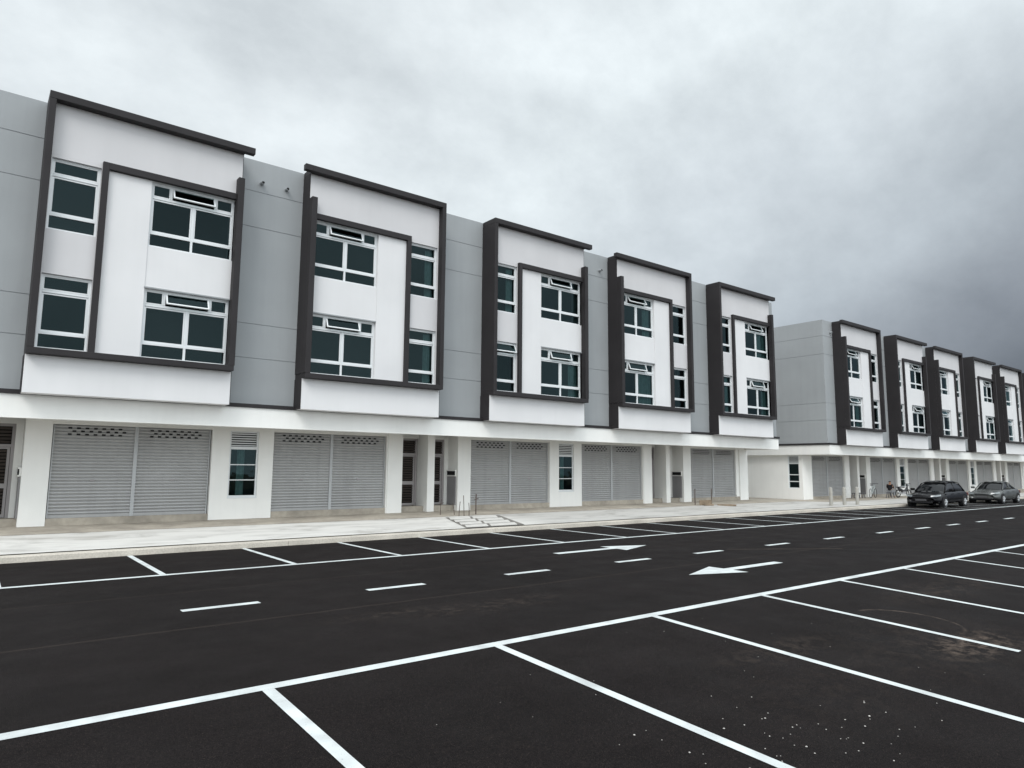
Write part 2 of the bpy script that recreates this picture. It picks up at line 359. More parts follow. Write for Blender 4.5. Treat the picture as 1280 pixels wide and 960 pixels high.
B1X0, B1X1, B2X0, B2X1 = -0.06 * S, 1.745 * S, 2.024 * S, 3.80 * S
def apron_back(x):
    t = min(max((x - 33.5) / 3.5, 0), 1); return 0.25 + (0.14 - 0.25) * t
AX = [-60, -10, 0, 10, 20, 30, 33.5, 34.3, 35.2, 36.1, 37.0, 45, 60, 80, 120]
def sheet(name, m, y0, y1, z0f, z1f, label):
    mb = MB()
    for a, b in zip(AX, AX[1:]): mb.quad([(a, y0, z0f(a)), (b, y0, z0f(b)), (b, y1, z1f(b)), (a, y1, z1f(a))])
    return tag(mb.build(name, m), label, kind='structure')
mb = MB()
x = -60.0
while x < 120:
    mb.box(x + 0.002, x + 0.9995 * 6.0, YK, YK + 0.15, -0.05, 0.115); x += 6.0
tag(mb.build('kerb', KERB, bevel=0.012), 'pale concrete kerb along the road', kind='structure')
KB = YK + 0.15
sheet('pavement_gutter', KERB, KB + 0.002, KB + 0.30, lambda x: 0.095, lambda x: 0.100, 'narrow gutter strip behind the kerb')
sheet('pavement', CONC, KB + 0.302, 19.05, lambda x: 0.118, apron_back, 'light concrete pavement between kerb and covered walk')
FL = lambda x: apron_back(x) + 0.073 - 0.04 * min(max((x - 33.5) / 3.5, 0), 1)
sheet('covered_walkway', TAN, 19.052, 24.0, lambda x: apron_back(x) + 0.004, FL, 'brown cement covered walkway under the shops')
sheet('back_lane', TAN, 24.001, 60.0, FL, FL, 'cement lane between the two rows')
def apron_z(x, y): return 0.118 + (apron_back(x) - 0.118) * (y - KB - .3) / (19.05 - KB - .3)

# ------------------------------------------------------------------ shop houses
YG, YW, YB = 1.041 * S, 1.0125 * S, 1.036 * S      # grey wall, white bay wall, fascia
YC = 1.134 * S                                    # ground floor column plane
DEPTH = 36.0

def make_window(name, root, x0, x1, z0, z1, y, kind, flip, rnd):
    """aluminium window; kind big = two lights over two fixed panes with three top lights, small = single column"""
    fr = MB(); g = MB(); fw, fd = 0.055, 0.07
    hgt = z1 - z0; zt = z1 - hgt * 0.232; zl = z0 + hgt * 0.215
    def rect(mb, a, b, c, d, w, y0, y1, mi=0):
        mb.box(a, a + w, y0, y1, c, d, mi); mb.box(b - w, b, y0, y1, c, d, mi)
        mb.box(a + w, b - w, y0, y1, c, c + w, mi); mb.box(a + w, b - w, y0, y1, d - w, d, mi)
    rect(fr, x0, x1, z0, z1, fw * 0.8, y, y + fd)
    fr.box(x0 + fw * .8, x1 - fw * .8, y - 0.004, y + fd, zt - 0.028, zt + 0.028); fr.box(x0 + fw * .8, x1 - fw * .8, y - 0.004, y + fd, zl - 0.03, zl + 0.03)
    gy = y + 0.035
    win = None; sashes = []
    def pane(a, b, c, d): g.quad([(a, gy, c), (b, gy, c), (b, gy, d), (a, gy, d)])
    w = x1 - x0; xm = (x0 + x1) / 2
    if kind == 'big':
        fr.box(xm - 0.028, xm + 0.028, y - 0.002, y + fd, z0 + .04, zt - 0.035)
        a1, a2 = x0 + w * 0.235, x0 + w * 0.765
        fr.box(a1 - 0.025, a1 + 0.025, y - 0.002, y + fd, zt + .035, z1 - .04); fr.box(a2 - 0.025, a2 + 0.025, y - 0.002, y + fd, zt + .035, z1 - .04)
        for a, b in ((x0 + .045, xm - .03), (xm + .03, x1 - .045)): rect(fr, a, b, zl + .032, zt - .037, 0.036, y + 0.010, y + 0.055)
        for a, b in ((x0 + .045, a1 - .028), (a2 + .028, x1 - .045)): rect(fr, a, b, zt + .037, z1 - .042, 0.028, y + 0.010, y + 0.055)
        pane(x0 + .03, x1 - .03, z0 + .03, zt); pane(x0 + .03, a1, zt, z1 - .03); pane(a2, x1 - .03, zt, z1 - .03)
        sashes.append((a1 + 0.026, a2 - 0.026, rnd.choice([22, 26, 30])))
    else:
        rect(fr, x0 + .045, x1 - .045, zl + .032, zt - .037, 0.036, y + 0.010, y + 0.055)
        pane(x0 + .03, x1 - .03, z0 + .03, zt)
        if kind == 'small_open': sashes.append((x0 + .042, x1 - .042, 24))
        else:
            rect(fr, x0 + .045, x1 - .045, zt + .037, z1 - .042, 0.028, y + 0.010, y + 0.055); pane(x0 + .03, x1 - .03, zt, z1 - .03)
    win = fr.build(name, ALU, root)
    g.build('window_pane', GLASS, win)
    for a, b, ang in sashes:
        m = MB(); R = Matrix.Rotation(math.radians(-ang), 3, 'X'); c, d = zt + 0.037, z1 - 0.042; o = Vector((0, y, d))
        sub = MB(); rect(sub, a, b, c - d, 0, 0.035, 0, 0.035)
        m.v = [tuple(R @ Vector((v[0], v[1], v[2])) + Vector((0, y - 0.005, d))) for v in sub.v]; m.f = sub.f; m.m = sub.m
        q = [R @ Vector(t) + Vector((0, y - 0.005, d)) for t in ((a + .03, .018, c - d + .03), (b - .03, .018, c - d + .03), (b - .03, .018, -.03), (a + .03, .018, -.03))]
        m.quad(q, 1); m.build('awning_sash', [ALU, GLASS], win)
    return win

def curtain(win, a, b, z0, z1, y):
    m = MB(); n = max(4, int((b - a) / 0.05)); P = []
    for k in range(n + 1):
        xx = a + (b - a) * k / n; yy = y + 0.03 * math.sin(k * 1.9) + 0.01 * math.sin(k * 0.7)
        P.append((xx, yy))
    for (xa, ya), (xb, yb) in zip(P, P[1:]): m.quad([(xa, ya, z0), (xb, yb, z0), (xb, yb, z1), (xa, ya, z1)])
    m.build('curtain', CURT, win)

def shutter(root, x0, x1, z0, z1, y):
    m = MB(); pitch = 0.086; n = int((z1 - z0 - 0.08) / pitch); zb = z0 + 0.08
    prof = [(0.0, 0.004), (0.10, -0.012), (0.42, -0.022), (0.70, -0.017), (0.84, 0.006), (1.0, 0.006)]
    pts = []
    for k in range(n + 1):
        for (t, d) in prof[:-1]:
            zz = zb + (k + t) * pitch
            if zz <= z1: pts.append((y + d, zz))
    pts.append((y, z1))
    for (ya, za), (yb, zb2) in zip(pts, pts[1:]): m.quad([(x0, ya, za), (x1, ya, za), (x1, yb, zb2), (x0, yb, zb2)])
    m.box(x0, x1, y - 0.03, y + 0.01, z0, zb)
    # staggered vent slots in the top slats
    w = x1 - x0; nc = 7
    for r in range(3):
        zc = z1 - pitch * (1.05 + r * 0.95)
        for c in range(nc):
            if (c + r) % 2 == 0 and False: continue
            xc = x0 + w * (0.18 + 0.68 * (c + 0.5 * (r % 2)) / (nc - 0.5)) 
            m.box(xc - 0.042, xc + 0.042, y - 0.025, y - 0.012, zc - 0.021, zc + 0.021, 1)
    sh = m.build('roller_shutter', [STEEL, BLACKV], root)
    g = MB(); g.box((x0 + x1) / 2 - 0.05, (x0 + x1) / 2 + 0.05, y - 0.032, y - 0.022, z0 + 0.93, z0 + 0.98)
    g.build('shutter_lock', DOORM, sh)
    return sh

def grille_door(root, x0, x1, z0, z1, y):
    f = MB(); fw = 0.07
    f.box(x0, x0 + fw, y, y + .10, z0, z1); f.box(x1 - fw, x1, y, y + .10, z0, z1); f.box(x0 + fw, x1 - fw, y, y + .10, z1 - fw, z1)
    zt = z1 - 0.56; f.box(x0 + fw, x1 - fw, y, y + .10, zt - .035, zt + .035)
    a, b = x0 + fw + .01, x1 - fw - .01; zm = z0 + (zt - z0) * 0.44
    d = f.build('door', DOORM, root)
    l = MB(); l.box(a, a + .06, y + .02, y + .06, z0 + .01, zt - .04); l.box(b - .06, b, y + .02, y + .06, z0 + .01, zt - .04)
    l.box(a + .06, b - .06, y + .02, y + .06, z0 + .01, z0 + .09); l.box(a + .06, b - .06, y + .02, y + .06, zm - .06, zm + .06); l.box(a + .06, b - .06, y + .02, y + .06, zt - .09, zt - .04)
    l.build('door_leaf', DOORM, d)
    s_ = MB(); R = Matrix.Rotation(math.radians(35), 3, 'X')
    for lo, hi in ((z0 + .10, zm - .07), (zm + .07, zt - .10), (zt + .045, z1 - fw - .01)):
        n = int((hi - lo) / 0.085)
        for k in range(n):
            zc = lo + (k + 0.5) * (hi - lo) / n
            s_.box(a + (.061 if hi < zt else 0), b - (.061 if hi < zt else 0), y + .03, y + .045, zc - .032, zc + .032, 0, R)
    s_.build('louvre', GRILL, d)
    bk = MB(); bk.box(x0, x1, y + .16, y + .2, z0, z1); bk.build('dark_backing', BLACKV, d)  # solid black sheet added so the gaps between the louvres read dark
    h = MB(); h.box(a + .02, a + .045, y - .02, y + .02, zm + .0, zm + .16); h.build('handle', ALU, d)
    return d

def shop_house(typ, o, bx0, bx1, L_, R_, dz, label, seed, first=False, leftend=False, rightend=False, stubs=(), group=None):
    rnd = random.Random(seed)
    z0f = H - 0.07 * YC + dz                                   # covered walk floor
    Z = lambda r, pl=1.0: H + r * pl * S + dz
    X0, X1 = bx0 * S, bx1 * S
    root = empty('shop_house', ((X0 + X1) / 2, YC, z0f), label, 'shop house', group)
    rt = Vector(root.location)
    class _P:  # children built in world coordinates, offset to the root
        pass
    def B(mb, name, m, parent=None, bevel=0.0):
        ob = mb.build(name, m, root if parent is None else parent, bevel=bevel)
        return ob
    k = (R_ - L_) / 0.2412
    def T(t): return (L_ + t * k) * S if typ == 'A' else (R_ - t * k) * S
    def span(a, b): a, b = T(a), T(b); return (min(a, b), max(a, b))
    zs_top, zs_bot = Z(.469), Z(.4595); zpb = Z(.0873); zb0, zb1 = Z(.1345), Z(.1420)
    ztopG = Z(.451, 1.041) + 0.004
    # --- core: floors, roof, party walls
    c = MB(); yb = DEPTH - (0 if dz == 0 else 0)
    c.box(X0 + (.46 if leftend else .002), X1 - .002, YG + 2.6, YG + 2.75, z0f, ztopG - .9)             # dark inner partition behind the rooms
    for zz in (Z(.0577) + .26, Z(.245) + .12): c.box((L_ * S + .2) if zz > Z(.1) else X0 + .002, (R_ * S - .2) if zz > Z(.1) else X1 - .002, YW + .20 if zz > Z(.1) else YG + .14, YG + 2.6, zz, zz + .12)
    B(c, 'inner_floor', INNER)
    r = MB(); r.box(X0 + .001, X1 - .001, YG + .13, yb, ztopG - .9, ztopG - .75); B(r, 'roof', ROOFM)
    # --- grey back wall beside the bay, with open joints between render panels
    g = MB(); jz = [Z(.0925), Z(.1552, 1.041), Z(.2050, 1.041), Z(.3490, 1.041), Z(.4032, 1.041), ztopG]
    xl, xr = L_ * S, R_ * S
    for a, b in ((X0, xl + .01), (xr - .01, X1)):
        if b - a < 0.05: continue
        g.box(a, b, YG + .014, YG + .13, jz[0], ztopG - .012, 0)
        for q0, q1 in zip(jz, jz[1:]): g.box(a, b, YG, YG + .0135, q0 + (.009 if q0 != jz[0] else 0), q1 - .009)
    g.box(xl + .01, xr - .01, YG + .02, YG + .13, Z(.40), ztopG - .012)
    if leftend or first:
        for q0, q1 in zip(jz, jz[1:]): g.box(X0 - .014, X0 - .0005, YG, yb, q0 + (.009 if q0 != jz[0] else 0), q1 - .009)
        g.box(X0, X0 + .1, YG + .131, yb, jz[0], ztopG - .012)
    if rightend:
        for q0, q1 in zip(jz, jz[1:]): g.box(X1 + .0005, X1 + .014, YG, yb, q0 + (.009 if q0 != jz[0] else 0), q1 - .009)
        g.box(X1 - .1, X1, YG + .131, yb, jz[0], ztopG - .012)
    B(g, 'grey_wall', GREY)
    bw = MB(); bw.box(X0, X1, yb, yb + .15, z0f, ztopG - .012); B(bw, 'rear_wall', WHITE2)
    # --- drip band and fascia beam
    ex0 = .06 if (leftend or first) else 0; ex1 = .06 if rightend else 0
    d = MB(); d.box(X0 - ex0, X1 + ex1, YB - .045, YG + .10, Z(.0870), Z(.0924))
    if leftend: d.box(X0 - ex0, X0 - .002, YG + .101, yb, Z(.0870), Z(.0924))
    if rightend: d.box(X1 + .002, X1 + ex1, YG + .101, yb, Z(.0870), Z(.0924))
    B(d, 'drip_band', DARK)
    zf0, zf1 = Z(.0578), Z(.0870); zso = zf0 + .24
    f = MB(); f.box(X0, X1, YB, YB + .20, zf0, zf1 - .003); B(f, 'fascia_beam', WHITE2)
    so = MB(); so.box(X0 + (.31 if leftend else 0), X1 - (.003 if rightend else 0), YB + .201, YC + .4, zso, zso + .12)
    if first: so.box(X0, X0 + .2, YB + .202, YC - .001, zf0, zso - .002)
    if rightend: so.box(X1 - .2, X1, YB + .202, YC - .001, zf0, zso - .002)
    B(so, 'soffit', WHITE2)
    # --- white bay wall with window openings
    wy = YW + .07
    xa, xb = span(.0075, .2333); sa, sb = span(.0090, .0634); ba, bb = span(.1235, .2333)
    hz = [(Z(.1425), Z(.2335, 1.0165)), (Z(.2909, 1.0165), Z(.3866))]
    sz = [(Z(.1425), Z(.2335, 1.0165)), (Z(.2895, 1.0165), Z(.3815, 1.0165))]
    holes = [(sa, sb, *q) for q in sz] + [(ba, bb, *q) for q in hz]
    w0, w1 = (xa, T(.2412)) if typ == 'A' else (T(.2412), xb)
    zsp = Z(.3920); iL = sorted((T(.0075), T(.068))); iR = sorted((T(.068), T(.2333)))
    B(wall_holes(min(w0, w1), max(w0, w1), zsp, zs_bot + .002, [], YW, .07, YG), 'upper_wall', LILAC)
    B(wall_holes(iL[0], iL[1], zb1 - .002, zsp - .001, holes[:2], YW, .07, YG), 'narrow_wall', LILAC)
    B(wall_holes(iR[0], iR[1], zb1 - .002, zsp - .001, holes[2:], YW, .07, YG), 'white_wall', WHITE)
    # vertical groove lines beside the big windows are the inner rib: slightly proud panel
    ja, jb = span(.0715, .1232)
    pr = MB(); pr.box(ja, jb, YW - .018, YW - .001, zb1 + .001, Z(.3866)); B(pr, 'render_panel', WHITE)
    # reveal hoods above windows
    for (q0, q1) in hz[:1]:
        hd = MB(); hd.box(ba - .02, bb - .001, YW - .03, YW - .001, q1 + .001, q1 + .035); B(hd, 'window_hood', GREY)
    # --- dark frame
    fm = MB(); Y0 = S
    o0, o1 = span(0, .0075); fm.box(o0, o1, Y0, YG - .001, zb1, zs_bot)                    # full-height blade
    i0, i1 = span(.0640, .0715); YI = 1.0062 * S; fm.box(i0, i1, YI, YW - .001, zb1, Z(.3958))         # inner blade
    h0, h1 = span(.0715, .2333); fm.box(h0, h1, YI, YW - .001, Z(.3868), Z(.3958))     # inner head
    n0, n1 = span(.2333, .2412); e_ = .015
    n0, n1 = (n0, n1 + e_) if typ == 'A' else (n0 - e_, n1); fm.box(n0, n1, Y0, YW - .001, zb1, Z(.419))                # short blade
    fm.box(L_ * S, R_ * S, Y0, YG - .001, zb0, zb1 - .001)                                  # bottom band
    sgn = 1 if typ == 'A' else -1
    t0, t1 = sorted((T(0), T(.2412) + sgn * .015)); fm.box(t0, t1, Y0 - .002, YG - .02, zs_bot + .001, zs_top)   # top slab
    t0, t1 = sorted((T(.2412) + sgn * .016, T(.2412) + sgn * .0134 * S)); fm.box(t0, t1, Y0 - .002, YW - .06, zs_bot + .001, zs_top)   # its overhang
    e = T(.2412)                                                                            # dark cheek on the short-blade side
    fm.box(min(e, e + sgn * .015), max(e, e + sgn * .015), YW, YG - .001, zb1, zs_bot)
    for e, s2 in ((L_ * S, -1), (R_ * S, 1)):
        fm.box(min(e, e + s2 * .015), max(e, e + s2 * .015), YW + .002, YG - .001, Z(.0926), zb0 - .001)
    for e, s2 in ((L_ * S, -1), (R_ * S, 1)):
        fm.box(min(e, e + s2 * .015), max(e, e + s2 * .015), YW + .002, YB - .047, zpb - .002, Z(.0926))
    B(fm, 'bay_frame', DARK, bevel=0.008)
    sp = MB(); sp.box(L_ * S, R_ * S, YW, YG - .05, zpb, zb0 - .002); B(sp, 'spandrel_panel', WHITE, bevel=0.008)
    # --- windows
    for zi, (q0, q1) in enumerate(hz):
        wn = make_window('window', root, ba + .002, bb - .002, q0 + .002, q1 - .002, wy, 'big', typ == 'B', rnd)
        if rnd.random() < (0.0 if seed < 1 else 0.15 if seed < 2 else 0.6):
            w_ = bb - ba; side = rnd.random()
            curtain(wn, bb - w_ * (.24 if side > .3 else .42), bb - .06, q0 + .06, q1 - .4, wy + .16)
    for zi, (q0, q1) in enumerate(sz):
        kd = 'small_open' if (seed == 2 and zi == 0) else 'small'
        wn = make_window('window', root, sa + .002, sb - .002, q0 + .002, q1 - .002, wy, kd, typ == 'B', rnd)
        if rnd.random() < (0.0 if seed < 1 else 0.55):
            curtain(wn, sb - .35, sb - .06, q0 + .06, q1 - .1, wy + .16)
    # --- ground floor (o = origin of the pattern, in units of the bay plane)
    G = lambda t: (o + t) * S
    zh = H + .0505 * YC + dz; ys = YC + .15; zsill = z0f + .14; zl = z0f + .15
    YD_ = 1.171 * S
    def column(a, b, y1=YC + .42):
        m = MB(); m.box(G(a), G(b), YC, y1, z0f - .12, zso - .001); B(m, 'column', WHITE2, bevel=0.006)
    def shop_front(a, b, pa, pb):
        """shutter pair between a and b"""
        mid = (a + b) / 2
        hd = MB(); hd.box(G(pa) + .001, G(pb) - .001, YC + .012, YC + .35, zh, zso - .002); B(hd, 'shutter_head', WHITE2)
        m = MB(); m.box(G(pa) + .001, G(pb) - .001, YC + .02, ys + .25, z0f - .12, zsill - .001); B(m, 'shop_step', TAN, bevel=0.01)
        shutter(root, G(a) + .03, G(mid) - .045, zsill, zh, ys); shutter(root, G(mid) + .045, G(b) - .03, zsill, zh, ys)
        m = MB(); m.box(G(mid) - .045, G(mid) + .045, ys - .045, ys + .06, zsill, zh - .001); B(m, 'shutter_post', POSTM)
        for q in (G(a), G(b) - .03):
            m = MB(); m.box(q, q + .03, ys - .04, ys + .05, zsill, zh - .001); B(m, 'shutter_guide', POSTM)
        m = MB(); m.box(G(a) + .001, G(b) - .001, ys + .07, ys + .1, zsill, zh); B(m, 'shop_inner_wall', BLACKV)
    def door_bay(a, b, cab):
        """recessed stair door between a and b; cab: letterbox and cabinet on its right cheek"""
        m = MB(); m.box(G(a) + .001, G(b) - .001, YC + .25, YD_ + .3, z0f - .12, zl - .001); B(m, 'door_step', TAN, bevel=0.01)
        m = MB(); m.box(G(a) + .001, G(b) - .001, YD_ - .02, YD_ + .2, H + .0485 * YD_ + dz + .001, zso - .002); B(m, 'door_head', WHITE2)
        jw = .16
        if cab: m = MB(); m.box(G(b) - jw, G(b), YD_ - .02, YD_ + .2, zl, H + .0485 * YD_ + dz); B(m, 'door_jamb', WHITE2)
        grille_door(root, G(a) + (.0 if cab else .002), G(b) - (jw + .002 if cab else .03), zl, H + .0485 * YD_ + dz, YD_ + .02)
    if typ == 'A':
        door_bay(.0055, .0584, True)
        m = MB(); m.box(G(.0584), G(.0893), YC, YD_ + .2, z0f - .12, zso - .001); B(m, 'column', WHITE2, bevel=0.006)
        xc = G(.0584)
        m = MB(); m.box(xc - .04, xc - .001, YC + .10, YD_ - .04, z0f + .16, z0f + 1.18); B(m, 'meter_cabinet', CABM, bevel=0.006)
        m = MB(); m.box(xc - .07, xc - .001, YC + .09, YD_ - .03, z0f + 1.38, z0f + 1.42); m.box(xc - .07, xc - .001, YC + .09, YD_ - .03, z0f + 1.20, z0f + 1.23)
        m.box(xc - .056, xc - .042, YC + .12, YD_ - .06, z0f + 1.231, z0f + 1.379, 1); m.box(xc - .042, xc - .001, YC + .1, YD_ - .04, z0f + 1.231, z0f + 1.379, 0)
        B(m, 'letterbox', [WHITE2, BLACKV])
        if rightend:
            shop_front(.0945, .2920, .0893, .3105 - .001)
            m = MB(); m.box(G(.2940), G(.3080), YC + .06, YC + .42, z0f - .12, zh); B(m, 'wall_return', WHITE2)
            m = MB(); m.box(G(.3080), X1 - .001, YC, YC + .42, z0f - .12, zso - .001); B(m, 'column', WHITE2, bevel=0.006)
        else:
            shop_front(.0905, .2965, .0893, .2980)
            wa, wb = G(.3248), G(.3700); wz0, wz1 = H - .0420 * YC + dz, H + .0500 * YC + dz
            B(wall_holes(G(.2980), G(.3940), z0f - .12, zso - .001, [(wa, wb, wz0, wz1)], YC, .12, YC + .42), 'pier_wall', WHITE2)
            # narrow window: louvred head over three glazed rows
            fr = MB(); yy = YC + .05
            fr.box(wa, wa + .05, yy, yy + .06, wz0, wz1); fr.box(wb - .05, wb, yy, yy + .06, wz0, wz1); fr.box(wa + .05, wb - .05, yy, yy + .06, wz0, wz0 + .05); fr.box(wa + .05, wb - .05, yy, yy + .06, wz1 - .05, wz1)
            fr.box(wa - .01, wb + .01, YC - .012, YC + .04, wz0 - .035, wz0 - .001)
            zv = H + .0262 * YC + dz; fr.box(wa + .05, wb - .05, yy - .003, yy + .06, zv - .04, zv + .04)
            hh = (zv - .04 - wz0 - .05) / 3
            for q in (1, 2): fr.box(wa + .05, wb - .05, yy + .004, yy + .05, wz0 + .05 + q * hh - .014, wz0 + .05 + q * hh + .014)
            wn = B(fr, 'window', ALU)
            lv = MB(); R = Matrix.Rotation(math.radians(-60), 3, 'X'); n = 6
            for q in range(n):
                zc = zv + .04 + (q + .5) * (wz1 - .05 - zv - .04) / n; lv.box(wa + .051, wb - .051, yy + .015, yy + .050, zc - .006, zc + .006, 0, R)
            lv.box(wa + .05, wb - .05, yy + .12, yy + .14, zv, wz1, 1)
            B(lv, 'louvre', [ALU, BLACKV], wn)
            gp = MB(); gp.quad([(wa + .04, yy + .03, wz0 + .04), (wb - .04, yy + .03, wz0 + .04), (wb - .04, yy + .03, zv), (wa + .04, yy + .03, zv)]); B(gp, 'window_pane', GLASS, wn)
            wc = (wa + wb) / 2; curtain(wn, wc - .13, wc + .10, wz0 + .05, zv - .03, yy + .20)
            rb = MB(); rb.box(wa - .3, wb + .3, YC + 1.2, YC + 1.25, wz0 - .3, wz1 + .3); B(rb, 'inner_wall', BLACKV)
    else:
        if leftend:
            m = MB(); m.box(X0 + .30, G(.0380), YC, YC + .15, z0f - .3, zso - .001)
            B(m, 'column', WHITE2, bevel=0.006)
            shop_front(.0405, .2480, .0380, .2505)
        else:
            shop_front(.0425, .2495, .0415, .2505)
        column(.2528, .2832)
        m = MB(); m.box(G(.2505) + .001, G(.2528) - .001, YC + .03, YC + .4, z0f - .12, zso - .003); B(m, 'wall_return', WHITE2)
        door_bay(.2832, .3372, False)
        m = MB(); m.box(G(.3372), G(.3528), YC, YD_ + .2, z0f - .12, zso - .001); B(m, 'column', WHITE2, bevel=0.006)
    if leftend:                                              # gable wall at ground level with its narrow window
        xe = X0 + .30; y0, y1 = YC + .151, yb; wy0, wy1 = 21.30, 22.00; wz0, wz1 = H - .0475 * 1.165 * S + .02, H + .042 * 1.165 * S
        m = MB(); q0, q1 = z0f - .3, zf1 - .003
        m.box(xe - .0, xe + .15, y0, wy0, q0, q1); m.box(xe, xe + .15, wy1, y1, q0, q1); m.box(xe, xe + .15, wy0, wy1, q0, wz0); m.box(xe, xe + .15, wy0, wy1, wz1, q1)
        B(m, 'gable_wall', WHITE2)
        m = MB(); m.box(X0, X0 + .30, YB + .201, y1, zf0, zf1 - .003); B(m, 'fascia_beam', WHITE2)
        fr = MB(); fr.box(xe + .04, xe + .1, wy0, wy0 + .05, wz0, wz1); fr.box(xe + .04, xe + .1, wy1 - .05, wy1, wz0, wz1)
        zv = wz1 - .48
        for zc in (wz0 + .025, wz1 - .025, zv, wz0 + .40, wz0 + .79): fr.box(xe + .04, xe + .1, wy0 + .05, wy1 - .05, zc - .025, zc + .025)
        wn = B(fr, 'window', ALU)
        gp = MB(); gp.quad([(xe + .07, wy0 + .03, wz0 + .02), (xe + .07, wy1 - .03, wz0 + .02), (xe + .07, wy1 - .03, zv), (xe + .07, wy0 + .03, zv)]); B(gp, 'window_pane', GLASS, wn)
        lv = MB()
        for q in range(6):
            zc = zv + .06 + q * .068; lv.box(xe + .05, xe + .09, wy0 + .05, wy1 - .05, zc - .02, zc + .012)
        lv.box(xe + .145, xe + .148, wy0 + .01, wy1 - .01, wz0 + .01, wz1 - .01, 1)
        B(lv, 'louvre', [ALU, BLACKV], wn)
    if rightend:
        m = MB(); m.box(X1 - .15, X1 - .001, YC + .421, yb, z0f - .3, zf1 - .003); B(m, 'gable_wall', WHITE2)
        m = MB(); m.box(X1 - .30, X1 - .001, YB + .201, YC - .002, zf0 + .002, zf1 - .005)
    if first:
        m = MB(); m.box(X0, G(-.0101) - .16, YC + .4, YC + .6, z0f - .12, zso); m.box(G(-.0101), G(.0055), YC, YD_ + .2, z0f - .12, zso - .001); B(m, 'column', WHITE2, bevel=0.006)
        m = MB(); m.box(X0, X0 + .15, YC + .421, yb, z0f - .3, zf1 - .003); B(m, 'gable_wall', WHITE2)
    for sx_ in stubs:
        m = MB(); zc = Z(.4172, 1.041); m.tube((sx_ * S, YG + .05, zc), (sx_ * S, YG - .16, zc - .01), .05, n=14); m.tube((sx_ * S, YG - .158, zc - .01), (sx_ * S, YG - .1615, zc - .01), .038, n=14, mi=1)
        B(m, 'rain_spout', [GREY, BLACKV])
    # move children into the root's frame
    inv = Matrix.Translation(-rt)
    for ch in root.children: ch.matrix_parent_inverse = inv
    return root

G1, G2 = 'shop houses of the near row', 'shop houses of the far row'
P = .699
shop_house('A', 0.0, -.06, .3457, .0445, .2857, 0, 'near-row shophouse at left, grey wall to the left of its bay and widest roller shutters', 0, first=True, group=G1)
shop_house('B', .3513 , .3457, .6966, .3895, .6348, 0, 'second near-row shophouse from left, two spouts on the grey wall left of its bay', 1, stubs=(.3228, .3612), group=G1)
shop_house('A', P, .6966, 1.0447, .7431, .9845, 0, 'middle shophouse of the near row, upright steel rods standing before its step', 2, group=G1)
shop_house('B', 1.0503, 1.0447, 1.3956, 1.0860, 1.3318, 0, 'fourth near-row shophouse from left, one spout visible beside its bay', 3, stubs=(1.0592,), group=G1)
shop_house('A', 2 * P, 1.3956, 1.745, 1.4425, 1.6830, 0, 'last shophouse at the right end of the near row, beside the gap between rows', 4, rightend=True, group=G1)
D2 = -.15
O2 = 2.1205 * 1.134 - .0893 * 0 - .0010
# far row: pair pattern repeats with origin O2 (left edge of the shutter of the first A unit at O2+.0893)
O2 = 2.199 * 1.134 - .0893 - .0003
shop_house('B', O2 - P + .3513 + .0025, 2.024, O2 - .0024, 2.0820, 2.3245, D2, 'first far-row shophouse, with the long blank grey gable wall facing the gap', 5, leftend=True, stubs=(2.0670,), group=G2)
shop_house('A', O2, O2 - .0024, O2 + .3457, 2.4370, 2.6780, D2, 'second far-row shophouse, seated person and motorcycle outside its shutters', 6, group=G2)
shop_house('B', O2 + .3513, O2 + .3457, O2 + P - .0024, 2.7800, 3.0240, D2, 'middle far-row shophouse, standing behind the black parked car', 7, group=G2)
shop_house('A', O2 + P, O2 + P - .0024, O2 + P + .3457, 3.1370, 3.3780, D2, 'fourth far-row shophouse, between the black car and the silver car', 8, group=G2)
shop_house('B', O2 + P + .3513, O2 + P + .3457, O2 + 2 * P - .0024, 3.4780, 3.7220, D2, 'fifth far-row shophouse, its bay just inside the right edge above the silver car', 9, group=G2)
shop_house('A', O2 + 2 * P, O2 + 2 * P - .0024, O2 + 2 * P + .3457, 3.8360, 4.0770, D2, 'farthest shophouse of the far row, only a sliver inside the right edge', 10, rightend=True, group=G2)

# ------------------------------------------------------------------ bollards
bx = [(33.0, 16.95), (34.25, 16.92), (35.5, 16.88)]
bl = ['leftmost round concrete bollard on the pavement before the far row', 'middle one of three round concrete bollards near the kerb', 'rightmost round concrete bollard, nearest the parked black car']
for (x, y), lab in zip(bx, bl):
    z = apron_z(x, y); m = MB(); n = 16; prof = [(.085, 0), (.082, .70), (.075, .74), (.075, .76), (.082, .77), (.076, .84), (.055, .885), (.0, .90)]
    for (ra, za), (rb, zb) in zip(prof, prof[1:]):
        for k in range(n):
            a0, a1 = 2 * math.pi * k / n, 2 * math.pi * (k + 1) / n
            m.quad([(ra * math.cos(a0), ra * math.sin(a0), za), (ra * math.cos(a1), ra * math.sin(a1), za), (rb * math.cos(a1), rb * math.sin(a1), zb), (rb * math.cos(a0), rb * math.sin(a0), zb)])
    o_ = m.build('bollard', BOLM, loc=(x, y, z - .01), smooth=True); tag(o_, lab, 'bollard', 'concrete bollards by the kerb')

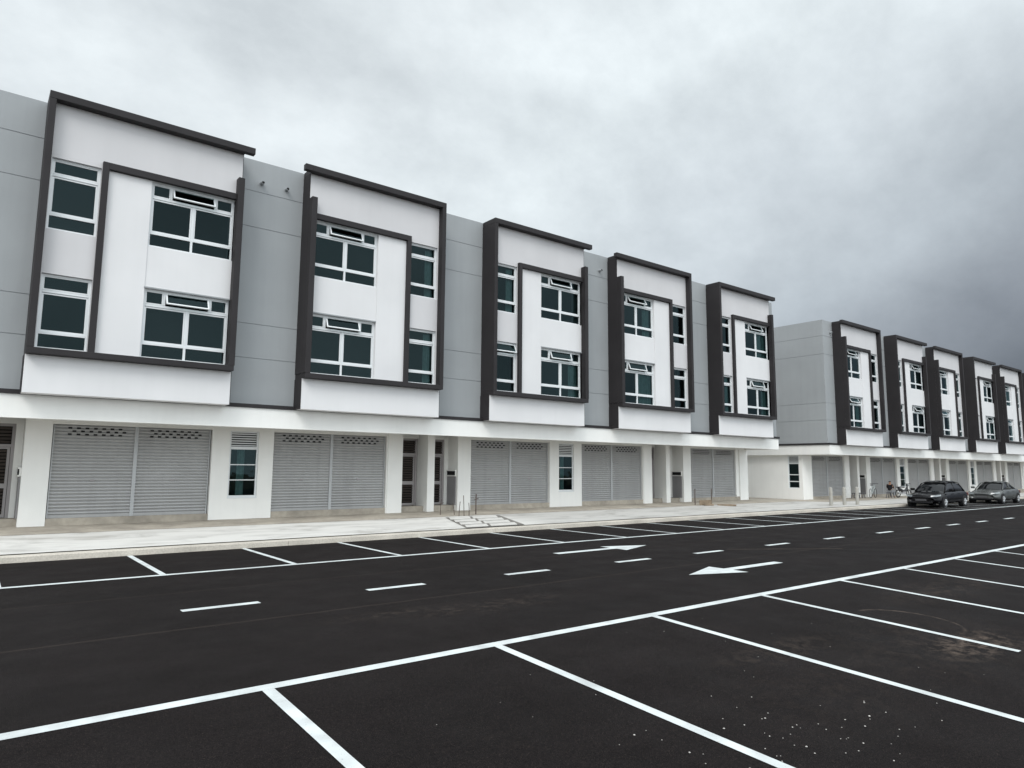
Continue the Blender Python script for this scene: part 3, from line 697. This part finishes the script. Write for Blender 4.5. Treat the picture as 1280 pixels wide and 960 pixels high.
# ------------------------------------------------------------------ unfinished crossing: paving slabs, starter rods, boards
slab_w = ['first', 'second', 'third', 'fourth']
mb = MB(); e_ = .012
mb.quad([(x, y, apron_z(12, y) + e_) for x, y in ((12.10, 18.78), (11.29, 16.42), (13.42, 16.42), (14.24, 18.78))])
tag(mb.build('pavement_joint_bed', BED), 'dark mortar bed between the crossing slabs', kind='structure')
for c in range(2):
    for r in range(4):
        t0, t1 = r / 4, (r + 1) / 4
        def pt(cc, t, e=0.0):
            xa = (12.10, 12.98, 14.05)[cc]; y = 18.75 - 2.35 * t; return Vector((xa - .80 * t, y, apron_z(12, y) + .025 + e))
        g = .05
        a, b_, c_, d_ = pt(c, t0), pt(c + 1, t0), pt(c + 1, t1), pt(c, t1)
        ctr = (a + b_ + c_ + d_) / 4
        q = [v + Vector((math.copysign(g, (ctr - v).x + (.20 if v is a or v is d_ else -.20)), math.copysign(.10, (ctr - v).y), 0)) for v in (a, d_, c_, b_)]
        m = MB(); low = [v - Vector((0, 0, .014)) for v in q]
        m.quad([v - ctr for v in q])
        for i in range(4): j = (i + 1) % 4; m.quad([q[i] - ctr, low[i] - ctr, low[j] - ctr, q[j] - ctr])
        o_ = m.build('paving_slab', CONC, loc=ctr)
        tag(o_, '%s concrete crossing slab from the walkway, in the %s column before the steel rods' % (slab_w[r], 'left' if c == 0 else 'right'), 'paving slab', 'concrete slabs of the pavement crossing')
rods = [(12.50, 19.72, .55, 0, 'bent rusty starter rod standing before the louvred door, leftmost'),
        (12.92, 19.5, .42, 1, 'short rusty rod standing before the grey meter cabinet'),
        (12.78, 19.02, .50, 2, 'short rusty rod standing left of the tall rod at the column foot'),
        (12.98, 19.02, .70, 3, 'tallest rusty rod, standing in front of the white column foot'),
        (13.15, 18.98, .46, 4, 'low rusty rod at the right edge of the white column foot'),
        (13.72, 19.40, .72, 5, 'thick rusty rod standing before the left roller shutter of the middle shop'),
        (25.75, 19.45, .75, 6, 'dark rod at the foot of the white column of the end shop'),
        (26.75, 19.30, .75, 7, 'dark rod standing before the shutter middle post of the end shop')]
for x, y, h, k, lab in rods:
    m = MB(); rr = .011 if k not in (5, 6, 7) else .020
    z = apron_z(x, min(y, 19.05)) - .03; rn = random.Random(k); ox, oy = rn.uniform(-.03, .03), rn.uniform(-.03, .03)
    m.tube((0, 0, 0), (ox, oy, h * .6), rr, n=8); m.tube((ox, oy, h * .6), (ox * 2.2, oy * 1.2, h), rr, n=8)
    if k in (0, 5): m.tube((ox * 2.2 - .07, oy, h * .72), (ox * 2.2 + .09, oy, h * .8), rr * .8, n=8)
    tag(m.build('starter_rod', RUST, loc=(x, y, z)), lab, 'steel rod', 'rusty starter rods on the pavement')
for i, (x, y, l, a, lab) in enumerate(((26.25, 19.25, .95, 4, 'longer weathered board lying on edge between two dark rods'), (26.0, 18.95, .5, -12, 'short dark board lying flat beside the column of the end shop'),
                                  (26.9, 18.6, .8, -48, 'weathered board lying aslant on the pavement, right of the dark rods'))):
    m = MB(); hh = .22 if i == 0 else .06; m.box(-l / 2, l / 2, -.02 if i == 0 else -.10, .02 if i == 0 else .10, 0, hh)
    o_ = m.build('timber_board', WOOD, loc=(x, y, apron_z(x, min(y, 19.05)) + .001), bevel=.004); o_.rotation_euler.z = math.radians(a)
    tag(o_, lab, 'board', 'weathered boards on the pavement')

# ------------------------------------------------------------------ cars
def car_paint(name, col, metal):
    return mat(name, col, 0.18, spec=0.18, metal=metal, var=0.03, coat=0.0)
TYRE = mat('tyre_rubber', (0.02, 0.02, 0.02), 0.85); RIM = mat('alloy_rim', (0.48, 0.49, 0.50), 0.3, metal=0.6, spec=.5)
CGLASS = mat('car_glass', (0.008, 0.009, 0.010), 0.04, spec=0.30, var=0.0); LAMP = mat('headlamp_clear', (0.20, 0.22, 0.23), 0.12, spec=0.8, var=0.1, vscale=20)
TAIL = mat('tail_lamp_red', (0.09, 0.01, 0.01), 0.3, spec=.6); PLATE = mat('plate_black', (0.09, 0.09, 0.095), 0.5); TRIM = mat('black_plastic', (0.02, 0.02, 0.022), 0.6)

def make_car(loc, rz, label, paint, length, width, height, hatch, rim):
    root = empty('parked_car', loc, label, 'car', 'cars parked along the kerb'); root.rotation_euler.z = rz
    hw = width / 2
    # lower body stations: x (0 = nose), bottom, shoulder height, half width
    Ln = length
    st = [(0.00, .30, .56, .74), (0.03, .22, .66, .88), (0.10, .18, .74, .97), (0.20, .17, .82, 1.0), (0.28, .17, .90, 1.0), (0.45, .17, .93, 1.0), (0.65, .17, .95, 1.0), (0.82, .18, .97, .99), (0.93, .22, .96, .95), (0.985, .28, .90, .88), (1.0, .36, .80, .80)]
    def ring(x, zb, zt, w):
        w *= hw
        return [(x, -w * .86, zb), (x, -w, zb + .12), (x, -w * 1.0, (zb + zt) / 2 + .02), (x, -w * .97, zt - .10), (x, -w * .86, zt), (x, -w * .45, zt + .025), (x, 0, zt + .035),
                (x, w * .45, zt + .025), (x, w * .86, zt), (x, w * .97, zt - .10), (x, w * 1.0, (zb + zt) / 2 + .02), (x, w, zb + .12), (x, w * .86, zb)]
    def loft(stations, name, m, parent, close=True, fn=ring):
        mb = MB(); rings = [fn(*s_) for s_ in stations]; n = len(rings[0]); mb.v = [p for r_ in rings for p in r_]
        for i in range(len(rings) - 1):
            for j in range(n):
                j2 = (j + 1) % n; mb.f.append((i * n + j, i * n + j2, (i + 1) * n + j2, (i + 1) * n + j)); mb.m.append(0)
        mb.f.append(tuple(range(n))); mb.m.append(0); mb.f.append(tuple((len(rings) - 1) * n + j for j in reversed(range(n)))); mb.m.append(0)
        o_ = mb.build(name, m, parent, smooth=True); sm = o_.modifiers.new('smooth', 'SUBSURF'); sm.levels = 2; sm.render_levels = 2
        return o_
    hs = height / (1.5 if hatch else 1.42)
    body = loft([(a * Ln, b * hs, c * hs, d) for a, b, c, d in st], 'body', paint, root)
    # cabin
    if hatch: gs = [(.255, .86, .84, .885, .80), (.33, .88, .84, 1.18, .74), (.41, .9, .84, 1.40, .68), (.50, .9, .84, 1.49, .66), (.68, .9, .85, 1.50, .66), (.84, .9, .84, 1.44, .64), (.91, .9, .82, 1.26, .68), (.97, .9, .8, .95, .76)]
    else: gs = [(.27, .86, .82, .885, .78), (.35, .88, .82, 1.12, .72), (.43, .9, .82, 1.36, .64), (.52, .9, .82, 1.42, .62), (.66, .9, .82, 1.41, .62), (.74, .9, .80, 1.32, .62), (.82, .9, .78, 1.10, .66), (.87, .9, .76, .93, .72)]
    def gring(x, zb, wb, zt, wt):
        wb, wt = wb * hw, wt * hw; zb = .80 * hs
        return [(x, -wb, zb), (x, -(wb * .65 + wt * .35), zb + (zt - zb) * .45), (x, -wt, zt - .05), (x, -wt * .8, zt), (x, 0, zt + .012), (x, wt * .8, zt), (x, wt, zt - .05), (x, (wb * .65 + wt * .35), zb + (zt - zb) * .45), (x, wb, zb)]
    k = hs
    glass = loft([(a * Ln, b, c, d * hs, e) for a, b, c, d, e in gs], 'cabin_glass', CGLASS, root, fn=gring)
    # roof skin and pillars over the glass
    rs = [g_ for g_ in gs if g_[3] > 1.30]
    mb = MB()
    for (a, _, _, z1_, w1_), (b, _, _, z2_, w2_) in zip(rs, rs[1:]):
        z1_, z2_ = z1_ * hs + .006, z2_ * hs + .006
        for s0, s1, d0, d1 in ((-1.0, -.8, -.05, .0), (-.8, 0, 0, .012), (0, .8, .012, 0), (.8, 1.0, 0, -.05)):
            mb.quad([(a * Ln, s0 * w1_ * hw * 1.0, z1_ + d0), (b * Ln, s0 * w2_ * hw, z2_ + d0), (b * Ln, s1 * w2_ * hw, z2_ + d1), (a * Ln, s1 * w1_ * hw, z1_ + d1)])
    rf = mb.build('roof', paint, root, smooth=True); sd_ = rf.modifiers.new('t', 'SOLIDIFY'); sd_.thickness = .03; sd_.offset = 1
    for s_ in (-1, 1):
        mb = MB(); p0 = (gs[0][0] * Ln + .06, s_ * hw * .83, .90 * hs); p1 = (gs[2][0] * Ln, s_ * hw * .69, gs[2][3] * hs - .03)
        mb.tube(p0, p1, .035, n=8)
        xm = .60 * Ln; mb.tube((xm, s_ * hw * .845, .88 * hs), (xm - .02, s_ * hw * .66, gs[3][3] * hs - .08), .03, n=8)
        xr_ = (.90 if hatch else .82) * Ln; mb.tube((xr_ + .05, s_ * hw * .80, .92 * hs), ((.83 if hatch else .72) * Ln, s_ * hw * .64, gs[5][3] * hs - .07), .04, n=8)
        mb.build('roof_pillar', paint, root, smooth=True)
        mb = MB(); mb.box(gs[0][0] * Ln + .28, gs[0][0] * Ln + .42, min(s_ * hw * .98, s_ * (hw + .17)), max(s_ * hw * .98, s_ * (hw + .17)), .96 * hs, 1.09 * hs); mb.build('wing_mirror', paint, root, bevel=.02)
        mb = MB(); xx = .30 * Ln; y0_, y1_ = sorted((s_ * hw * 1.002, s_ * hw * 1.012)); mb.box(xx + .1, .90 * Ln, y0_, y1_, .40 * hs, .425 * hs); mb.build('side_moulding', TRIM, root)
        mb = MB(); mb.box(.42 * Ln, .45 * Ln, *sorted((s_ * hw * .985, s_ * hw * 1.02)), .78 * hs, .805 * hs); mb.box(.62 * Ln, .65 * Ln, *sorted((s_ * hw * .985, s_ * hw * 1.02)), .79 * hs, .815 * hs); mb.build('door_handle', paint, root)
        # lamps
        mb = MB(); a = [(.022 * Ln, s_ * hw * .50, .60), (.022 * Ln, s_ * hw * .80, .62), (.085 * Ln, s_ * hw * .965, .68), (.095 * Ln, s_ * hw * .93, .76), (.05 * Ln, s_ * hw * .72, .735), (.03 * Ln, s_ * hw * .50, .70)]
        c_ = sum((Vector(v) for v in a), Vector()) / 6 + Vector((-.035, 0, .01))
        c_.z *= hs; a = [(v[0] - .03, v[1] + s_ * .01, v[2] * hs + .012) for v in a]
        for i in range(6): mb.quad([a[i], a[(i + 1) % 6], tuple(c_)] if s_ < 0 else [a[(i + 1) % 6], a[i], tuple(c_)])
        mb.build('headlight', LAMP, root, smooth=True)
        mb = MB(); mb.box(.965 * Ln, 1.0 * Ln, *sorted((s_ * hw * .62, s_ * hw * .90)), .66 * hs, .84 * hs); mb.build('tail_light', TAIL, root, bevel=.015)
    mb = MB()
    for q in range(4): mb.box(-.006 + .0 * Ln, .03, -hw * .42, hw * .42, .52 * hs + q * .03, .533 * hs + q * .03)
    mb.build('grille', TRIM, root)
    mb = MB(); mb.box(-.012, .05, -hw * .62, hw * .62, .27 * hs, .36 * hs); mb.build('air_intake', TRIM, root, bevel=.01)
    mb = MB(); mb.box(-.03, -.013, -.26, .26, .395 * hs, .495 * hs); mb.build('number_plate', PLATE, root)
    for xf in (.185, .80):
        for s_ in (-1, 1):
            cx = xf * Ln; rr = .305 * hs; y0_ = s_ * (hw - .20); y1_ = s_ * (hw + .008)
            wl = MB().tube((cx, y0_, rr), (cx, y1_, rr), rr, n=28).build('wheel', TYRE, root, bevel=.02)
            rm = MB(); rm.tube((cx, y1_ - s_ * .01, rr), (cx, y1_ + s_ * .006, rr), rr * .66, n=24, mi=1)
            for q in range(5):
                an = q * 2 * math.pi / 5 + .3; d = Vector((math.cos(an), 0, math.sin(an)))
                c0 = Vector((cx, y1_ + s_ * .012, rr)); rm.tube(c0, c0 + d * rr * .62, .045, .035, n=6, mi=0)
            nseg = 24
            for q in range(nseg):
                a0, a1 = 2 * math.pi * q / nseg, 2 * math.pi * (q + 1) / nseg
                f0 = lambda a_, r_: (cx + r_ * math.cos(a_), y1_ + s_ * .012, rr + r_ * math.sin(a_))
                rm.quad([f0(a0, rr * .58), f0(a1, rr * .58), f0(a1, rr * .70), f0(a0, rr * .70)])
            rm.build('rim', [rim, TRIM], wl)
            ar = MB(); ar.tube((cx, s_ * (hw - .22), rr + .02), (cx, s_ * (hw + .003), rr + .02), rr + .045, n=28); ar.build('wheel_arch', TRIM, root)
    return root
BLK = car_paint('black_car_paint', (0.004, 0.004, 0.005), 0.0)
SIL = car_paint('silver_car_paint', (0.11, 0.115, 0.112), 0.4)
make_car((38.3, 15.0, 0), 0.0, 'black hatchback with pale alloy wheels, parked by the kerb facing the camera', BLK, 4.15, 1.70, 1.30, True, RIM)
make_car((46.6, 14.95, 0), 0.0, 'silver grey saloon parked behind the black hatchback', SIL, 4.1, 1.68, 1.24, False, RIM)

# ------------------------------------------------------------------ person, stool, motorcycle, bicycle
zfl = H - .07 * YC + D2
def skin(name, verts, edges, radii, m, parent=None, loc=(0, 0, 0), rz=0, rootv=0):
    me = bpy.data.meshes.new(name); me.from_pydata(verts, edges, []); me.materials.append(m)
    o_ = bpy.data.objects.new(name, me); COL.objects.link(o_); o_.location = loc; o_.rotation_euler.z = rz
    if parent: o_.parent = parent
    o_.modifiers.new('skin', 'SKIN'); sv = me.skin_vertices[0].data
    for v, r in zip(sv, radii): v.radius = r if isinstance(r, tuple) else (r, r)
    for v in sv: v.use_root = False
    sv[rootv].use_root = True
    ss = o_.modifiers.new('sub', 'SUBSURF'); ss.levels = 2; ss.render_levels = 2
    return o_
SKINM = mat('skin', (0.32, 0.19, 0.13), 0.6); SHIRT = mat('black_shirt', (0.012, 0.012, 0.014), 0.9); PANTS = mat('faded_grey_trousers', (0.20, 0.21, 0.22), 0.9); HAIRM = mat('black_hair', (0.01, 0.009, 0.008), 0.7)
PLAS = mat('grey_plastic', (0.10, 0.10, 0.11), 0.5); MOTOP = mat('motorcycle_black', (0.015, 0.015, 0.017), 0.35, spec=.5); BIKEP = mat('pale_bicycle_paint', (0.45, 0.50, 0.50), 0.4)
px_, py_ = 45.9, 19.75
# person faces +X (towards the motorcycle), sitting
V = [(0, 0, .48), (-.02, 0, .66), (.0, 0, .86), (.02, 0, .98), (.04, 0, 1.08), (.06, 0, 1.19),            # pelvis, belly, chest, neck base, head low, head top
     (.0, .17, .92), (.10, .22, .70), (.30, .16, .66), (.36, .14, .66), (.0, -.17, .92), (.10, -.22, .70), (.30, -.16, .66), (.36, -.14, .66),
     (.02, .09, .46), (.40, .13, .46), (.36, .13, .10), (.48, .14, .04), (.02, -.09, .46), (.40, -.13, .46), (.36, -.13, .10), (.48, -.14, .04)]
E_ = [(0, 1), (1, 2), (2, 3), (3, 4), (4, 5), (2, 6), (6, 7), (7, 8), (8, 9), (2, 10), (10, 11), (11, 12), (12, 13), (0, 14), (14, 15), (15, 16), (16, 17), (0, 18), (18, 19), (19, 20), (20, 21)]
RR = [(.15, .12), (.13, .11), (.15, .11), .06, .085, .075, .07, .045, .033, .035, .07, .045, .033, .035, .085, .06, .04, .04, .085, .06, .04, .04]
per = skin('person', V, E_, RR, SKINM, loc=(px_, py_, zfl))
per.scale = (.85,) * 3; tag(per, 'person in a black top and grey trousers sitting low beside the motorcycle', 'person')
skin('shirt', [V[i] for i in (0, 1, 2, 3, 6, 7, 10, 11)], [(0, 1), (1, 2), (2, 3), (2, 4), (4, 5), (2, 6), (6, 7)], [(.165, .135), (.15, .13), (.17, .13), .075, .085, .06, .085, .06], SHIRT, per)
skin('trousers', [V[i] for i in (0, 14, 15, 16, 18, 19, 20)], [(0, 1), (1, 2), (2, 3), (0, 4), (4, 5), (5, 6)], [(.155, .13), .10, .075, .055, .10, .075, .055], PANTS, per)
skin('hair', [(.03, 0, 1.14), (.02, 0, 1.22)], [(0, 1)], [.115, .09], HAIRM, per)
mb = MB()
for s_ in (-1, 1): mb.box(.128, .14, s_ * .035 - .012, s_ * .035 + .012, 1.13, 1.145)
mb.build('face_features', HAIRM, per)
def stool(x, y, lab):
    root = empty('plastic_stool', (x, y, zfl), lab, 'stool', 'low stools on the walkway'); hh = .32
    m = MB(); m.box(-.16, .16, -.16, .16, hh - .04, hh); m.build('seat', PLAS, root, bevel=.01)
    for a, b in ((-1, -1), (1, -1), (1, 1), (-1, 1)): MB().tube((a * .17, b * .17, 0), (a * .12, b * .12, hh - .04), .022, n=8).build('leg', PLAS, root)
stool(px_ - .02, py_, 'low grey stool under the seated person')
stool(42.7, 20.4, 'dark low stool behind the middle bollard, left one')
stool(43.4, 20.4, 'dark low stool behind the right bollard, right one of the pair')
def wheel_ring(m, cx, cz, r, tr, n=28, mi=0):
    for k in range(n):
        a0, a1 = 2 * math.pi * k / n, 2 * math.pi * (k + 1) / n
        m.tube((cx + r * math.cos(a0), 0, cz + r * math.sin(a0)), (cx + r * math.cos(a1), 0, cz + r * math.sin(a1)), tr, n=6, mi=mi, caps=False)
def spokes(m, cx, cz, r, n, t, mi=0):
    for k in range(n): a = 2 * math.pi * k / n; m.tube((cx, 0, cz), (cx + r * math.cos(a), 0, cz + r * math.sin(a)), t, n=5, mi=mi)
mr = empty('motorcycle', (47.2, 19.5, zfl), 'black underbone motorcycle parked beside the seated person', 'motorcycle'); mr.rotation_euler.z = math.radians(-12); mr.scale = (.88,) * 3
for cx in (-.60, .62):
    w = MB(); wheel_ring(w, cx, .28, .25, .035); wo = w.build('wheel', TYRE, mr, smooth=True); sp_ = MB(); spokes(sp_, cx, .28, .24, 10, .008); sp_.tube((cx, -.05, .28), (cx, .05, .28), .05); sp_.build('spokes', RIM, wo)
skin('frame', [(.50, 0, .80), (.30, 0, .50), (.0, 0, .42), (-.25, 0, .55), (-.60, 0, .66)], [(0, 1), (1, 2), (2, 3), (3, 4)], [(.05, .06), (.07, .11), (.08, .11), (.09, .12), (.05, .07)], MOTOP, mr)
m = MB(); m.box(-.66, .04, -.12, .12, .70, .78); m.build('saddle', TRIM, mr, bevel=.03)
m = MB(); m.tube((.42, 0, .92), (.62, 0, .28), .03, n=8); m.tube((.38, -.32, .98), (.38, .32, .98), .018, n=8); m.tube((.42, 0, .92), (.38, 0, .98), .03, n=8); m.build('handlebar', TRIM, mr)
m = MB(); m.box(.44, .56, -.09, .09, .80, .94); m.build('headlight', LAMP, mr, bevel=.03)
m = MB(); m.box(-.15, .18, -.10, .10, .22, .42); m.build('engine', CABM, mr, bevel=.03)
m = MB(); m.tube((.0, -.13, .24), (-.75, -.14, .34), .035, .05, n=10); m.build('exhaust', RIM, mr)
br = empty('bicycle', (44.35, 20.1, zfl), 'pale bicycle leaning by the shutters, left of the seated person', 'bicycle'); br.rotation_euler.z = math.radians(8); br.scale = (.88,) * 3
for cx in (-.52, .52):
    w = MB(); wheel_ring(w, cx, .33, .31, .018); wo = w.build('wheel', TYRE, br, smooth=True); q = MB(); spokes(q, cx, .33, .30, 16, .003); q.build('spokes', RIM, wo)
m = MB()
for a, b in (((-.52, 0, .33), (-.15, 0, .30)), ((-.52, 0, .33), (-.20, 0, .78)), ((-.15, 0, .30), (-.22, 0, .88)), ((-.15, 0, .30), (.36, 0, .74)), ((-.2, 0, .78), (.36, 0, .82)), ((.33, 0, .95), (.52, 0, .33))): m.tube(a, b, .018, n=8)
m.build('frame', BIKEP, br)
m = MB(); m.box(-.36, -.10, -.07, .07, .88, .93); m.build('saddle', TRIM, br, bevel=.02)
m = MB(); m.tube((.33, -.27, .99), (.33, .27, .99), .014, n=8); m.tube((.33, 0, .93), (.33, 0, .99), .014, n=8); m.build('handlebar', TRIM, br)

# ------------------------------------------------------------------ loose white pebbles on the car park
rn = random.Random(3); mb = MB()
STONE = mat('white_pebble', (0.50, 0.48, 0.45), 0.85, var=0.3, vscale=20)
def pebble(x, y, r):
    z = road_z(y); i = len(mb.v); n = 6
    for zz, k in ((0, 1.0), (.45, .85)):
        for q in range(n):
            a = 2 * math.pi * q / n + rn.random() * .3; rr = r * k * rn.uniform(.75, 1.15); mb.v.append((x + rr * math.cos(a), y + rr * math.sin(a), z + .002 + zz * r))
    mb.v.append((x, y, z + .8 * r))
    for q in range(n):
        q2 = (q + 1) % n; mb.f.append((i + q, i + q2, i + n + q2, i + n + q)); mb.m.append(0); mb.f.append((i + n + q, i + n + q2, i + 2 * n)); mb.m.append(0)
for _ in range(75):
    x, y = rn.gauss(4.75, .75), rn.gauss(2.55, .55)
    if y < 4.2: pebble(x, y, rn.choice([.004, .005, .006, .0085]))
for _ in range(35): pebble(rn.uniform(1.5, 9), rn.uniform(1.8, 5.5), rn.uniform(.003, .005))
tag(mb.build('gravel', STONE), 'scattered white pebbles on the near parking bay', kind='stuff')
